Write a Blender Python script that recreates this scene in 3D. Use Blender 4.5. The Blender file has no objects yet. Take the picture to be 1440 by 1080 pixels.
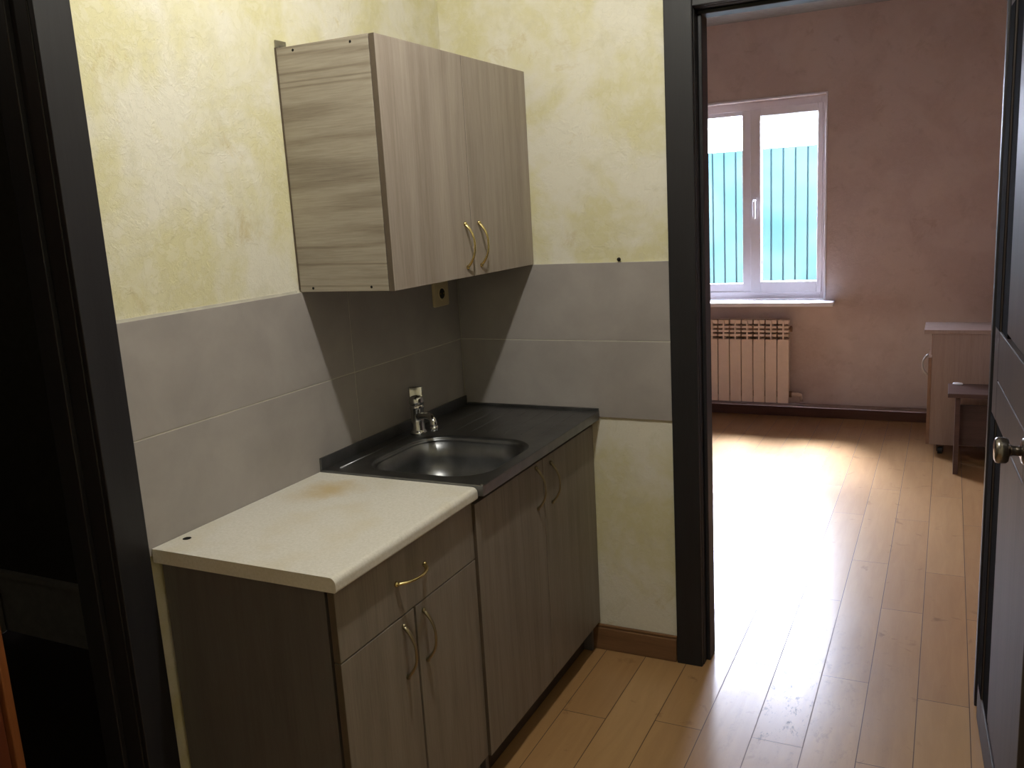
import bpy, bmesh, math, random
from mathutils import Vector, Matrix
random.seed(7)
C = bpy.context.scene.collection
S = bpy.context.scene

# ------------------------------------------------------------------ helpers
def lin(c):
    c = c / 255.0
    return c / 12.92 if c <= 0.04045 else ((c + 0.055) / 1.055) ** 2.4

def rgb(r, g, b):
    return (lin(r), lin(g), lin(b), 1.0)

def box(bm, x0, x1, y0, y1, z0, z1):
    vs = [bm.verts.new(p) for p in ((x0, y0, z0), (x1, y0, z0), (x1, y1, z0), (x0, y1, z0),
                                    (x0, y0, z1), (x1, y0, z1), (x1, y1, z1), (x0, y1, z1))]
    for f in ((0, 3, 2, 1), (4, 5, 6, 7), (0, 1, 5, 4), (1, 2, 6, 5), (2, 3, 7, 6), (3, 0, 4, 7)):
        bm.faces.new([vs[i] for i in f])
    return vs

def tube(bm, pts, radii, n=12, flat=1.0, cap=True):
    """swept round (or flattened) section along pts"""
    pts = [Vector(p) for p in pts]
    if not isinstance(radii, (list, tuple)):
        radii = [radii] * len(pts)
    rings = []
    up = None
    for i, p in enumerate(pts):
        t = (pts[min(i + 1, len(pts) - 1)] - pts[max(i - 1, 0)]).normalized()
        if up is None:
            up = Vector((0, 0, 1)) if abs(t.z) < 0.9 else Vector((0, 1, 0))
        a = t.cross(up).normalized()
        b = a.cross(t).normalized()
        up = b
        rings.append([bm.verts.new(p + radii[i] * (math.cos(2 * math.pi * k / n) * a * flat + math.sin(2 * math.pi * k / n) * b)) for k in range(n)])
    for i in range(len(rings) - 1):
        for k in range(n):
            bm.faces.new((rings[i][k], rings[i][(k + 1) % n], rings[i + 1][(k + 1) % n], rings[i + 1][k]))
    if cap:
        bm.faces.new(rings[0][::-1])
        bm.faces.new(rings[-1])

def lathe(bm, prof, n=32, mat=None):
    """prof = [(r, h)...] around local z, then moved by mat"""
    mat = mat or Matrix.Identity(4)
    rings = []
    for r, h in prof:
        if r < 1e-6:
            rings.append([bm.verts.new(mat @ Vector((0, 0, h)))])
        else:
            rings.append([bm.verts.new(mat @ Vector((r * math.cos(2 * math.pi * k / n), r * math.sin(2 * math.pi * k / n), h))) for k in range(n)])
    for a, b in zip(rings, rings[1:]):
        for k in range(n):
            k2 = (k + 1) % n
            if len(a) == 1 and len(b) == 1:
                continue
            if len(a) == 1:
                bm.faces.new((a[0], b[k], b[k2]))
            elif len(b) == 1:
                bm.faces.new((a[k], a[k2], b[0]))
            else:
                bm.faces.new((a[k], a[k2], b[k2], b[k]))

def axis_mat(origin, direction):
    q = Vector((0, 0, 1)).rotation_difference(Vector(direction).normalized())
    return Matrix.Translation(Vector(origin)) @ q.to_matrix().to_4x4()

def wloc(o):
    v = Vector((0, 0, 0))
    while o is not None:
        v += o.location
        o = o.parent
    return v

def obj(name, bm, mat, parent=None, bevel=0.0, smooth=False, seg=2):
    bmesh.ops.recalc_face_normals(bm, faces=bm.faces[:])
    if parent is not None:
        off = wloc(parent)
        for v in bm.verts:
            v.co -= off
    me = bpy.data.meshes.new(name)
    bm.to_mesh(me)
    bm.free()
    o = bpy.data.objects.new(name, me)
    C.objects.link(o)
    o.parent = parent
    for m in (mat if isinstance(mat, (list, tuple)) else [mat]):
        me.materials.append(m)
    if smooth:
        for p in me.polygons:
            p.use_smooth = True
    if bevel:
        b = o.modifiers.new('bevel', 'BEVEL')
        b.width = bevel
        b.segments = seg
        b.limit_method = 'ANGLE'
        b.angle_limit = math.radians(40)
        b.harden_normals = False
    return o

def bx(name, mat, parent, *dims, bevel=0.0008):
    bm = bmesh.new()
    for d in (dims if isinstance(dims[0], (list, tuple)) else [dims]):
        box(bm, *d)
    return obj(name, bm, mat, parent, bevel)

def thing(name, label, cat, loc, group=None):
    o = bpy.data.objects.new(name, None)
    o.empty_display_size = 0.05
    C.objects.link(o)
    o.location = loc
    o['label'] = label
    o['category'] = cat
    if group:
        o['group'] = group
    return o

def tag(o, label, cat, group=None):
    o['label'] = label
    o['category'] = cat
    if group:
        o['group'] = group
    return o

def struct(o, label=None, cat=None):
    o['kind'] = 'structure'
    if label:
        o['label'] = label
    if cat:
        o['category'] = cat
    return o

# ------------------------------------------------------------------ material tools
class NT:
    def __init__(self, name):
        self.m = bpy.data.materials.new(name)
        self.m.use_nodes = True
        self.t = self.m.node_tree
        self.b = self.t.nodes['Principled BSDF']

    def n(self, kind, **kw):
        nd = self.t.nodes.new(kind)
        for k, v in kw.items():
            setattr(nd, k, v)
        return nd

    def link(self, a, b):
        self.t.links.new(a, b)

    def val(self, sock, v):
        if hasattr(v, 'is_linked') or isinstance(v, bpy.types.NodeSocket):
            self.link(v, sock)
        else:
            sock.default_value = v

    def math(self, op, a, b=0.0, c=0.0):
        nd = self.n('ShaderNodeMath', operation=op)
        self.val(nd.inputs[0], a)
        self.val(nd.inputs[1], b)
        self.val(nd.inputs[2], c)
        return nd.outputs[0]

    def coords(self, scale=(1, 1, 1), vary=False):
        tc = self.n('ShaderNodeTexCoord')
        src = tc.outputs['Object']
        if vary:
            oi = self.n('ShaderNodeObjectInfo')
            va = self.n('ShaderNodeVectorMath', operation='ADD')
            self.link(src, va.inputs[0])
            mu = self.math('MULTIPLY', oi.outputs['Random'], 7.3)
            cb = self.n('ShaderNodeCombineXYZ')
            self.link(mu, cb.inputs[0]); self.link(mu, cb.inputs[1]); self.link(mu, cb.inputs[2])
            self.link(cb.outputs[0], va.inputs[1])
            src = va.outputs[0]
        mp = self.n('ShaderNodeMapping')
        mp.inputs['Scale'].default_value = scale
        self.link(src, mp.inputs[0])
        return mp.outputs[0]

    def noise(self, vec, scale=5, detail=4, rough=0.55, dist=0.0):
        nd = self.n('ShaderNodeTexNoise')
        self.link(vec, nd.inputs['Vector'])
        nd.inputs['Scale'].default_value = scale
        nd.inputs['Detail'].default_value = detail
        nd.inputs['Roughness'].default_value = rough
        nd.inputs['Distortion'].default_value = dist
        return nd.outputs['Fac']

    def ramp(self, fac, stops, interp='LINEAR'):
        nd = self.n('ShaderNodeValToRGB')
        nd.color_ramp.interpolation = interp
        els = nd.color_ramp.elements
        while len(els) < len(stops):
            els.new(0.5)
        for e, (p, c) in zip(els, stops):
            e.position = p
            e.color = c
        self.link(fac, nd.inputs[0])
        return nd.outputs['Color']

    def fr(self, fac, a, b):
        """smooth remap to 0..1 between a and b"""
        nd = self.n('ShaderNodeMapRange')
        self.link(fac, nd.inputs[0])
        nd.inputs[1].default_value = a
        nd.inputs[2].default_value = b
        return nd.outputs[0]

    def mix(self, fac, a, b, mode='MIX'):
        nd = self.n('ShaderNodeMix', data_type='RGBA', blend_type=mode)
        self.val(nd.inputs[0], fac)
        self.val(nd.inputs[6], a)
        self.val(nd.inputs[7], b)
        return nd.outputs[2]

    def bump(self, h, strength=0.3, dist=0.005):
        nd = self.n('ShaderNodeBump')
        nd.inputs['Strength'].default_value = strength
        nd.inputs['Distance'].default_value = dist
        self.link(h, nd.inputs['Height'])
        self.link(nd.outputs[0], self.b.inputs['Normal'])

    def set(self, color=None, rough=None, metal=None, spec=None):
        if color is not None:
            self.val(self.b.inputs['Base Color'], color)
        if rough is not None:
            self.val(self.b.inputs['Roughness'], rough)
        if metal is not None:
            self.b.inputs['Metallic'].default_value = metal
        if spec is not None:
            self.b.inputs['Specular IOR Level'].default_value = spec
        return self.m

def m_wood(name, light, dark, axis='Z', rough=0.45, contrast=1.0, spec=0.3, figure=0.20):
    t = NT(name)
    sc = {'X': (0.05, 1, 1), 'Y': (1, 0.05, 1), 'Z': (1, 1, 0.05)}[axis]
    v = t.coords(sc, vary=True)
    broad = t.noise(v, 16, 3, 0.5, 0.5)
    fine = t.noise(v, 230, 4, 0.65, 0.2)
    fig = t.noise(v, 5, 2, 0.5, 0.8)
    rings = t.math('MULTIPLY', t.math('ADD', t.math('SINE', t.math('MULTIPLY', fig, 70.0)), 1.0), 0.5)
    rings = t.math('POWER', rings, 3.0)
    f = t.math('ADD', t.math('MULTIPLY', t.fr(broad, .3, .7), 0.38 * contrast), t.math('MULTIPLY', t.fr(fine, .3, .7), 0.42 * contrast))
    f = t.math('ADD', f, t.math('MULTIPLY', rings, figure * contrast))
    col = t.ramp(f, [(0.05, light), (0.95, dark)])
    t.bump(fine, 0.05, 0.001)
    return t.set(col, rough, spec=spec)

def m_plain(name, c, rough=0.5, metal=0.0, spec=0.5, var=0.06, scale=30):
    t = NT(name)
    v = t.coords()
    f = t.noise(v, scale, 3)
    d = tuple(x * (1 - var * 2) for x in c[:3]) + (1,)
    l = tuple(min(1, x * (1 + var)) for x in c[:3]) + (1,)
    return t.set(t.ramp(f, [(0.3, d), (0.7, l)]), rough, metal, spec)

def m_plaster(name, base, pale, tan, grey, bump=0.35):
    t = NT(name)
    v = t.coords()
    big = t.noise(v, 3.4, 4, 0.6, 0.3)
    mid = t.noise(v, 9, 6, 0.7, 0.4)
    fine = t.noise(v, 60, 6, 0.75, 0.2)
    flake = t.noise(v, 32, 7, 0.75, 0.35)
    spots = t.noise(v, 6.5, 7, 0.75, 0.6)
    col = t.mix(t.math('MULTIPLY', t.fr(big, .42, .56), 0.9), base, pale)
    col = t.mix(t.math('MULTIPLY', t.fr(flake, .50, .56), 0.25), col, pale)
    col = t.mix(t.math('MULTIPLY', t.fr(mid, .55, .68), 0.5), col, grey)
    col = t.mix(t.math('MULTIPLY', t.fr(spots, .60, .72), 0.6), col, tan)
    h = t.math('ADD', t.math('MULTIPLY', t.fr(flake, .48, .53), 1.0), t.math('MULTIPLY', fine, 0.9))
    h = t.math('ADD', h, t.math('MULTIPLY', t.fr(mid, .5, .54), 0.8))
    t.bump(h, bump, 0.003)
    return t.set(col, 0.75, spec=0.2)

M = {}
M['plaster'] = m_plaster('cream_plaster', rgb(212, 206, 168), rgb(223, 219, 206), rgb(196, 180, 132), rgb(203, 198, 172), 0.34)
M['plaster_room'] = m_plaster('bedroom_plaster_backlit', rgb(204, 186, 180), rgb(212, 196, 190), rgb(182, 160, 149), rgb(188, 170, 162), 0.22)  # hall plaster tinted pink-brown for backlight and floor bounce
M['ceil'] = m_plain('ceiling_greyed', rgb(150, 147, 140), 0.8, spec=0.2)  # greyed to cut the bulb's bounce off the unseen ceiling
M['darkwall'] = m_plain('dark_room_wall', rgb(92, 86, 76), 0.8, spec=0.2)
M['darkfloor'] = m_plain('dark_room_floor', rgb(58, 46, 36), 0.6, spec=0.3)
M['whitebase'] = m_plain('pale_skirting', rgb(190, 186, 178), 0.5)

def m_tile():
    t = NT('grey_tile')
    v = t.coords()
    a = t.noise(v, 6, 4, 0.55, 0.3)
    b = t.noise(v, 90, 3, 0.6)
    col = t.mix(t.fr(a, .35, .65), rgb(152, 146, 143), rgb(164, 158, 154))
    col = t.mix(t.math('MULTIPLY', b, 0.16), col, rgb(132, 128, 124))
    return t.set(col, t.math('ADD', t.math('MULTIPLY', a, 0.15), 0.33), spec=0.4)
M['tile'] = m_tile()
M['grout'] = m_plain('grout', rgb(196, 192, 180), 0.8, spec=0.2)

M['ash_v'] = m_wood('ash_vertical', rgb(168, 157, 147), rgb(136, 124, 114), 'Z')
M['ash_h'] = m_wood('ash_horizontal', rgb(172, 164, 151), rgb(126, 116, 104), 'X', contrast=0.95, figure=0.42)
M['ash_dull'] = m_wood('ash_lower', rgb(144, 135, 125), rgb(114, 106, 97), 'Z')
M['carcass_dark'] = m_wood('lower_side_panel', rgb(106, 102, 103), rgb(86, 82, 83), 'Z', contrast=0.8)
M['edge_dark'] = m_plain('dark_edge_band', rgb(88, 76, 64), 0.6)
M['plinth'] = m_plain('plinth_dark', rgb(66, 54, 44), 0.6)
M['wenge'] = m_wood('wenge', rgb(38, 37, 40), rgb(27, 26, 29), 'Z', rough=0.45, spec=0.35)
M['wenge_leaf'] = m_wood('wenge_leaf', rgb(72, 63, 59), rgb(50, 43, 41), 'Z', rough=0.5, spec=0.2)
M['shade_black'] = m_wood('shade_black', rgb(20, 19, 20), rgb(12, 11, 12), 'Z', rough=0.85, spec=0.02)  # near-black put in for shade on the leaf and right wall
M['orange_wood'] = m_wood('orange_wood', rgb(136, 82, 44), rgb(110, 62, 32), 'Z', rough=0.4)
M['orange_dark'] = m_wood('red_brown_wood', rgb(100, 50, 30), rgb(78, 38, 22), 'Z', rough=0.4)
M['base_wood'] = m_wood('skirting_wood', rgb(134, 100, 70), rgb(100, 72, 50), 'X', rough=0.4)
M['base_dark'] = m_wood('far_skirting_wood', rgb(96, 62, 46), rgb(70, 44, 34), 'X', rough=0.45)
M['stool_wood'] = m_wood('stool_walnut', rgb(88, 68, 62), rgb(64, 48, 43), 'X', rough=0.4)
M['cab_wood'] = m_wood('pale_cabinet', rgb(156, 137, 128), rgb(136, 117, 109), 'Z', rough=0.5)
M['cab_edge'] = m_plain('cabinet_door_edge', rgb(130, 100, 80), 0.5)
M['brass'] = m_plain('brass', rgb(224, 206, 146), 0.25, 1.0, var=0.04)
M['brass_dull'] = m_plain('aged_brass', rgb(152, 141, 114), 0.42, 1.0, var=0.04)
M['chrome'] = m_plain('chrome', rgb(205, 205, 205), 0.12, 1.0, var=0.02)
M['nickel'] = m_plain('satin_nickel', rgb(150, 144, 138), 0.25, 1.0, var=0.03)
M['steel_dull'] = m_plain('zinc_bracket', rgb(160, 156, 146), 0.4, 1.0)
M['socket'] = m_plain('ivory_plastic', rgb(206, 190, 150), 0.4, var=0.02)
M['black'] = m_plain('black_void', rgb(18, 16, 15), 0.7, spec=0.2)
M['black_plastic'] = m_plain('black_plastic', rgb(24, 23, 24), 0.4)
M['pvc'] = m_plain('white_pvc', rgb(245, 243, 250), 0.35, var=0.01)
M['radiator'] = m_plain('radiator_enamel', rgb(232, 212, 198), 0.4, var=0.02)
M['rad_back'] = m_plain('radiator_core', rgb(150, 118, 96), 0.5, var=0.03)
M['pipe'] = m_plain('painted_pipe', rgb(150, 128, 120), 0.45)
M['ground'] = m_plain('outdoor_ground', rgb(150, 146, 136), 0.9)
M['ext'] = m_plain('exterior_render', rgb(220, 216, 208), 0.9)

def m_steel():
    t = NT('stainless_sink')
    v = t.coords((1, 1, 1))
    a = t.noise(v, 14, 4, 0.6)
    s = t.noise(t.coords((1, 25, 1)), 60, 3, 0.6)
    r = t.math('ADD', t.math('MULTIPLY', a, 0.10), 0.28)
    r = t.math('ADD', r, t.math('MULTIPLY', s, 0.06))
    return t.set(t.ramp(a, [(0.3, rgb(112, 113, 115)), (0.7, rgb(134, 135, 137))]), r, 1.0)
M['steel'] = m_steel()

def m_worktop():
    t = NT('cream_worktop')
    v = t.coords()
    sp = t.noise(v, 160, 3, 0.7)
    cl = t.noise(v, 9, 3, 0.5)
    col = t.mix(t.fr(sp, .35, .7), rgb(224, 220, 213), rgb(209, 205, 195))
    col = t.mix(t.math('MULTIPLY', t.fr(cl, .5, .75), 0.4), col, rgb(206, 194, 164))
    # tea-coloured stain near the back of the top, close to the sink (object coords are relative to the slab corner)
    tc = t.n('ShaderNodeTexCoord')
    def spot(cx, cy, rx, ry, k):
        mp = t.n('ShaderNodeMapping', vector_type='POINT')
        mp.inputs['Location'].default_value = (-cx / rx, -cy / ry, 0)
        mp.inputs['Scale'].default_value = (1 / rx, 1 / ry, 0)
        t.link(tc.outputs['Object'], mp.inputs[0])
        ln = t.n('ShaderNodeVectorMath', operation='LENGTH')
        t.link(mp.outputs[0], ln.inputs[0])
        d = t.math('ADD', ln.outputs['Value'], t.math('MULTIPLY', t.math('SUBTRACT', t.noise(v, 18, 4, 0.6), 0.5), 1.1))
        return t.math('MULTIPLY', t.fr(d, 1.0, 0.15), k)
    col = t.mix(spot(0.135, -0.915, 0.095, 0.085, 0.7), col, rgb(192, 164, 98))
    col = t.mix(spot(0.10, -0.99, 0.07, 0.06, 0.25), col, rgb(190, 160, 90))
    return t.set(col, 0.42, spec=0.35)
M['worktop'] = m_worktop()

def m_floor():
    t = NT('laminate_planks')
    tc = t.n('ShaderNodeTexCoord')
    sep = t.n('ShaderNodeSeparateXYZ')
    t.link(tc.outputs['Object'], sep.inputs[0])
    x, y = sep.outputs[0], sep.outputs[1]
    W, L = 0.1355, 0.955
    u = t.math('DIVIDE', t.math('ADD', x, 10 * W - 0.355), W)
    row = t.math('FLOOR', u)
    fu = t.math('SUBTRACT', u, row)
    par = t.math('MODULO', row, 2.0)
    wn = t.n('ShaderNodeTexWhiteNoise', noise_dimensions='1D')
    t.link(row, wn.inputs['W'])
    off = t.math('ADD', t.math('MULTIPLY', par, 0.50), t.math('MULTIPLY', wn.outputs['Value'], 0.10))
    vv = t.math('DIVIDE', t.math('ADD', t.math('SUBTRACT', y, off), 9.53), L)
    seg = t.math('FLOOR', vv)
    fv = t.math('SUBTRACT', vv, seg)
    cb = t.n('ShaderNodeCombineXYZ')
    t.link(row, cb.inputs[0]); t.link(seg, cb.inputs[1])
    wn2 = t.n('ShaderNodeTexWhiteNoise', noise_dimensions='2D')
    t.link(cb.outputs[0], wn2.inputs['Vector'])
    pr = wn2.outputs['Value']
    # grain: shifted per plank
    cg = t.n('ShaderNodeCombineXYZ')
    t.link(t.math('ADD', x, t.math('MULTIPLY', pr, 5.0)), cg.inputs[0])
    t.link(t.math('MULTIPLY', t.math('ADD', y, t.math('MULTIPLY', pr, 9.0)), 0.11), cg.inputs[1])
    g1 = t.noise(cg.outputs[0], 26, 4, 0.6, 0.6)
    g2 = t.noise(cg.outputs[0], 130, 3, 0.6)
    col = t.ramp(g1, [(0.25, rgb(188, 150, 101)), (0.75, rgb(162, 124, 80))])
    col = t.mix(t.math('MULTIPLY', g2, 0.30), col, rgb(148, 108, 66))
    pc = t.ramp(pr, [(0.0, rgb(162, 122, 84)), (0.5, rgb(176, 137, 96)), (1.0, rgb(186, 148, 104))])
    col = t.mix(0.45, col, pc)
    # knots and stains
    v = t.coords()
    kn = t.noise(v, 11, 4, 0.6, 0.7)
    col = t.mix(t.math('MULTIPLY', t.fr(kn, .63, .74), 0.45), col, rgb(100, 68, 42))
    worn = t.noise(v, 5, 6, 0.7, 0.5)
    # grooves
    dx = t.math('MULTIPLY', t.math('MINIMUM', fu, t.math('SUBTRACT', 1.0, fu)), W)
    dy = t.math('MULTIPLY', t.math('MINIMUM', fv, t.math('SUBTRACT', 1.0, fv)), L)
    d = t.math('MINIMUM', dx, dy)
    gap = t.fr(d, 0.0019, 0.0008)
    col = t.mix(t.math('MULTIPLY', gap, 0.8), col, rgb(52, 34, 22))
    # worn, greyish scuffing of the walking lane through the door
    plank = t.math('MULTIPLY', t.fr(t.math('ABSOLUTE', t.math('SUBTRACT', x, 1.100)), 0.0665, 0.060), t.fr(t.math('ABSOLUTE', t.math('SUBTRACT', y, 0.09)), 0.47, 0.40))
    lane = t.math('MULTIPLY', t.fr(t.math('ABSOLUTE', t.math('SUBTRACT', x, 1.12)), 0.34, 0.05), t.fr(t.math('ABSOLUTE', t.math('SUBTRACT', y, -0.05)), 0.75, 0.2))
    sc = t.noise(t.coords((1, 0.45, 1)), 30, 8, 0.8, 0.3)
    wear = t.noise(t.coords((1, 0.35, 1)), 6, 5, 0.65, 0.5)
    col = t.mix(t.math('MULTIPLY', t.math('MULTIPLY', lane, t.fr(wear, .3, .6)), 0.6), col, rgb(136, 112, 96))
    scuff = t.math('MULTIPLY', t.fr(sc, .54, .62), t.math('ADD', t.math('MULTIPLY', lane, 0.35), t.math('MULTIPLY', plank, 0.55)))
    col = t.mix(scuff, col, rgb(96, 82, 70))
    rough = t.math('ADD', 0.17, t.math('MULTIPLY', worn, 0.14))
    rough = t.math('ADD', rough, t.math('MULTIPLY', gap, 0.4))
    t.bump(t.noise(v, 7, 2), 0.06, 0.002)
    t.link(t.math('MULTIPLY', t.math('MULTIPLY', t.math('SUBTRACT', 1.0, gap), t.math('SUBTRACT', 1.0, scuff)), 0.45), t.b.inputs['Specular IOR Level'])
    t.b.inputs['Coat Weight'].default_value = 0.40
    t.b.inputs['Coat Roughness'].default_value = 0.42
    return t.set(col, rough)
M['floor'] = m_floor()

def m_fence():
    t = NT('teal_fence_sheet')
    v = t.coords()
    a = t.noise(v, 1.4, 4, 0.6, 0.6)
    b = t.noise(t.coords((1, 1, 0.2)), 9, 4, 0.6)
    col = t.mix(t.fr(a, .35, .65), rgb(54, 73, 73), rgb(40, 62, 65))
    col = t.mix(t.math('MULTIPLY', b, 0.25), col, rgb(28, 46, 50))
    return t.set(col, 0.7, spec=0.0)
M['fence'] = m_fence()

def m_glass():
    t = NT('window_glass')
    nt = t.t
    for n in list(nt.nodes):
        if n.type == 'BSDF_PRINCIPLED':
            nt.nodes.remove(n)
    out = [n for n in nt.nodes if n.type == 'OUTPUT_MATERIAL'][0]
    tr = t.n('ShaderNodeBsdfTransparent')
    tr.inputs[0].default_value = (0.93, 0.97, 0.97, 1)
    gl = t.n('ShaderNodeBsdfGlossy')
    gl.inputs['Roughness'].default_value = 0.03
    lw = t.n('ShaderNodeLayerWeight')
    fac = t.math('ADD', t.math('MULTIPLY', t.math('POWER', lw.outputs['Facing'], 4.0), 0.7), 0.04)
    mx = t.n('ShaderNodeMixShader')
    t.link(fac, mx.inputs[0]); t.link(tr.outputs[0], mx.inputs[1]); t.link(gl.outputs[0], mx.inputs[2])
    t.link(mx.outputs[0], out.inputs[0])
    return t.m
M['glass'] = m_glass()

# ------------------------------------------------------------------ key dimensions (metres)
YF = 3.414            # far wall of the next room
DX0, DX1, DH = 0.815, 1.600, 1.990    # doorway to the next room
LY0, LY1 = -1.450, -2.280             # dark doorway in the left wall
TZ0, TZ1, TZM = 0.8035, 1.294, 1.0508  # tile band
CEIL = 2.55
WX0, WX1, WZ0, WZ1 = -0.14, 0.760, 0.780, 2.062   # window opening

# ------------------------------------------------------------------ room shell
def shell(name, mat, *dims):
    return struct(bx(name, mat, None, *dims, bevel=0))

shell('floor', M['floor'], (-0.10, 2.10, -3.40, 3.60, -0.10, 0.0), (-1.80, -0.10, 0.0, 3.60, -0.10, 0.0))
shell('floor', M['darkfloor'], (-1.90, -0.10, -3.40, 0.0, -0.10, -0.001))
shell('ceiling', M['ceil'], (-1.90, 2.15, -3.45, 3.60, CEIL, CEIL + 0.12))
o = LY0 + 0.02
shell('wall_left', M['plaster'], (-0.10, 0.0, o, 0.0, 0, CEIL), (-0.10, 0.0, LY1 - 0.02, o, DH + 0.02, CEIL),
      (-0.10, 0.0, -3.40, LY1 - 0.02, 0, CEIL))
shell('wall_back', M['plaster'], (-1.80, DX0 - 0.02, 0.0, 0.05, 0, CEIL), (DX0 - 0.02, DX1 + 0.02, 0.0, 0.05, DH + 0.02, CEIL),
      (DX1 + 0.02, 2.10, 0.0, 0.05, 0, CEIL))
shell('wall_bedroom_front', M['plaster_room'], (-1.80, DX0 - 0.02, 0.05, 0.10, 0, CEIL), (DX0 - 0.02, DX1 + 0.02, 0.05, 0.10, DH + 0.02, CEIL),
      (DX1 + 0.02, 2.10, 0.05, 0.10, 0, CEIL))
shell('wall_right', M['plaster'], (1.80, 1.90, -3.40, 0.0, 0, CEIL))
shell('wall_rear', M['plaster'], (-0.10, 1.90, -3.40, -3.30, 0, CEIL))
shell('wall_far', M['plaster_room'], (-1.80, WX0, YF, YF + 0.20, 0, CEIL), (WX1, 2.10, YF, YF + 0.20, 0, CEIL),
      (WX0, WX1, YF, YF + 0.20, 0, WZ0 - 0.03), (WX0, WX1, YF, YF + 0.20, WZ1, CEIL))
shell('wall_bedroom_left', M['plaster_room'], (-1.80, -1.70, 0.10, YF, 0, CEIL))
shell('wall_bedroom_right', M['plaster_room'], (1.97, 2.10, 0.10, YF, 0, CEIL))
shell('wall_closet_back', M['darkwall'], (-1.75, -0.10, -0.63, -0.52, 0, CEIL))
shell('wall_closet_left', M['darkwall'], (-1.85, -1.72, -3.40, -0.63, 0, CEIL))
shell('wall_closet_rear', M['darkwall'], (-1.75, -0.10, -3.40, -3.30, 0, CEIL))
shell('baseboard_closet', M['whitebase'], (-1.72, -0.10, -0.645, -0.63, 0, 0.225), (-1.72, -0.10, -0.655, -0.63, 0.225, 0.245),
      (-1.72, -1.705, -3.30, -0.655, 0, 0.225))
struct(bx('baseboard_back', M['base_wood'], None, (0.425, 0.731, -0.015, 0.0, 0.0, 0.078), (0.425, 0.731, -0.010, 0.0, 0.078, 0.088), bevel=0.003))
struct(bx('baseboard_far', M['base_dark'], None, (-1.70, 1.97, YF - 0.014, YF, 0.0, 0.062), bevel=0.003))
struct(bx('baseboard_bedroom_right', M['base_dark'], None, (1.956, 1.97, 0.10, YF - 0.014, 0.0, 0.062), bevel=0.003))

# tiles: real slabs with open joints over pale grout
g = 0.0012
bm = bmesh.new()
for y0, y1 in ((-1.371, -0.612), (-0.612, -0.0075)):
    for z0, z1 in ((TZ0, TZM), (TZM, TZ1)):
        box(bm, 0.0005, 0.0072, y0 + g, y1 - g, z0 + g, z1 - g)
struct(obj('wall_left_tiles', bm, M['tile'], None, 0.0009))
struct(bx('wall_left_grout', M['grout'], None, (0.0002, 0.0062, -1.371, -0.0068, TZ0 + .001, TZ1 - 0.0005), (0.0002, 0.0042, -1.371, -0.815, TZ1 - 0.0005, TZ1 + 0.005), bevel=0))
bm = bmesh.new()
for x0, x1 in ((0.0075, 0.731),):
    for z0, z1 in ((TZ0, TZM), (TZM, TZ1)):
        box(bm, x0 + g * .3, x1 - (g * .3 if x1 < .7 else 0), -0.0072, -0.0005, z0 + g, z1 - g)
struct(obj('wall_back_tiles', bm, M['tile'], None, 0.0009))
struct(bx('wall_back_grout', M['grout'], None, (0.007, 0.731, -0.0062, -0.0002, TZ0 + .001, TZ1 - 0.0005), bevel=0))

# dark casing of the doorway to the next room
cw = 0.082
bm = bmesh.new()
for y0, y1 in ((-0.016, 0.0), (0.10, 0.116)):
    box(bm, DX0 - cw, DX0, y0, y1, 0, DH + cw)
    box(bm, DX1, DX1 + cw, y0, y1, 0, DH + cw)
    box(bm, DX0, DX1, y0, y1, DH, DH + cw)
box(bm, DX0 - 0.02, DX0 + 0.002, 0.0, 0.10, 0, DH + 0.02)
box(bm, DX1 - 0.002, DX1 + 0.02, 0.0, 0.10, 0, DH + 0.02)
box(bm, DX0, DX1, 0.0, 0.10, DH - 0.002, DH + 0.02)
box(bm, DX0 + 0.002, DX0 + 0.014, 0.035, 0.10, 0, DH - 0.014)     # rebate stops
box(bm, DX1 - 0.014, DX1 - 0.002, 0.035, 0.10, 0, DH - 0.014)
box(bm, DX0 + 0.002, DX1 - 0.002, 0.035, 0.10, DH - 0.014, DH - 0.002)
struct(obj('trim_1', bm, M['wenge'], None, 0.003), 'dark brown casing and frame around the doorway to the far room')
M['glint_handle'] = m_plain('jamb_glint_handle_grey', rgb(150, 143, 138), 0.4, spec=0.5)  # painted window light on the jamb; also colours the pedestal handle
struct(bx('trim_jamb_glint', M['glint_handle'], None, DX1 - 0.0045, DX1 - 0.0022, 0.003, 0.0335, 0.001, DH - 0.016, bevel=0))  # added strip, its grey stands for window light grazing the right jamb
# dark casing of the left doorway
bm = bmesh.new()
box(bm, 0.0, 0.014, LY0, LY0 + 0.078, 0, DH + 0.078)
box(bm, 0.0, 0.014, LY1 - 0.078, LY1, 0, DH + 0.078)
box(bm, 0.0, 0.014, LY1, LY0, DH, DH + 0.078)
box(bm, -0.10, 0.0, LY0 - 0.002, LY0 + 0.02, 0, DH + 0.02)
box(bm, -0.10, 0.0, LY1 - 0.02, LY1 + 0.002, 0, DH + 0.02)
box(bm, -0.10, 0.0, LY1, LY0, DH, DH + 0.02)
box(bm, -0.10, -0.045, LY0 - 0.014, LY0 - 0.002, 0, DH)
box(bm, -0.114, -0.10, LY0 - 0.004, LY0 + 0.07, 0, DH + 0.07)
struct(obj('trim_2', bm, M['wenge'], None, 0.002), 'near-black casing of the unlit doorway at the left edge')
# black board added on the right wall as shade past the open leaf
struct(bx('trim_hall_shade', M['shade_black'], None, (1.784, 1.80, -1.30, -0.72, 0, 2.05), bevel=0.002))

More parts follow.
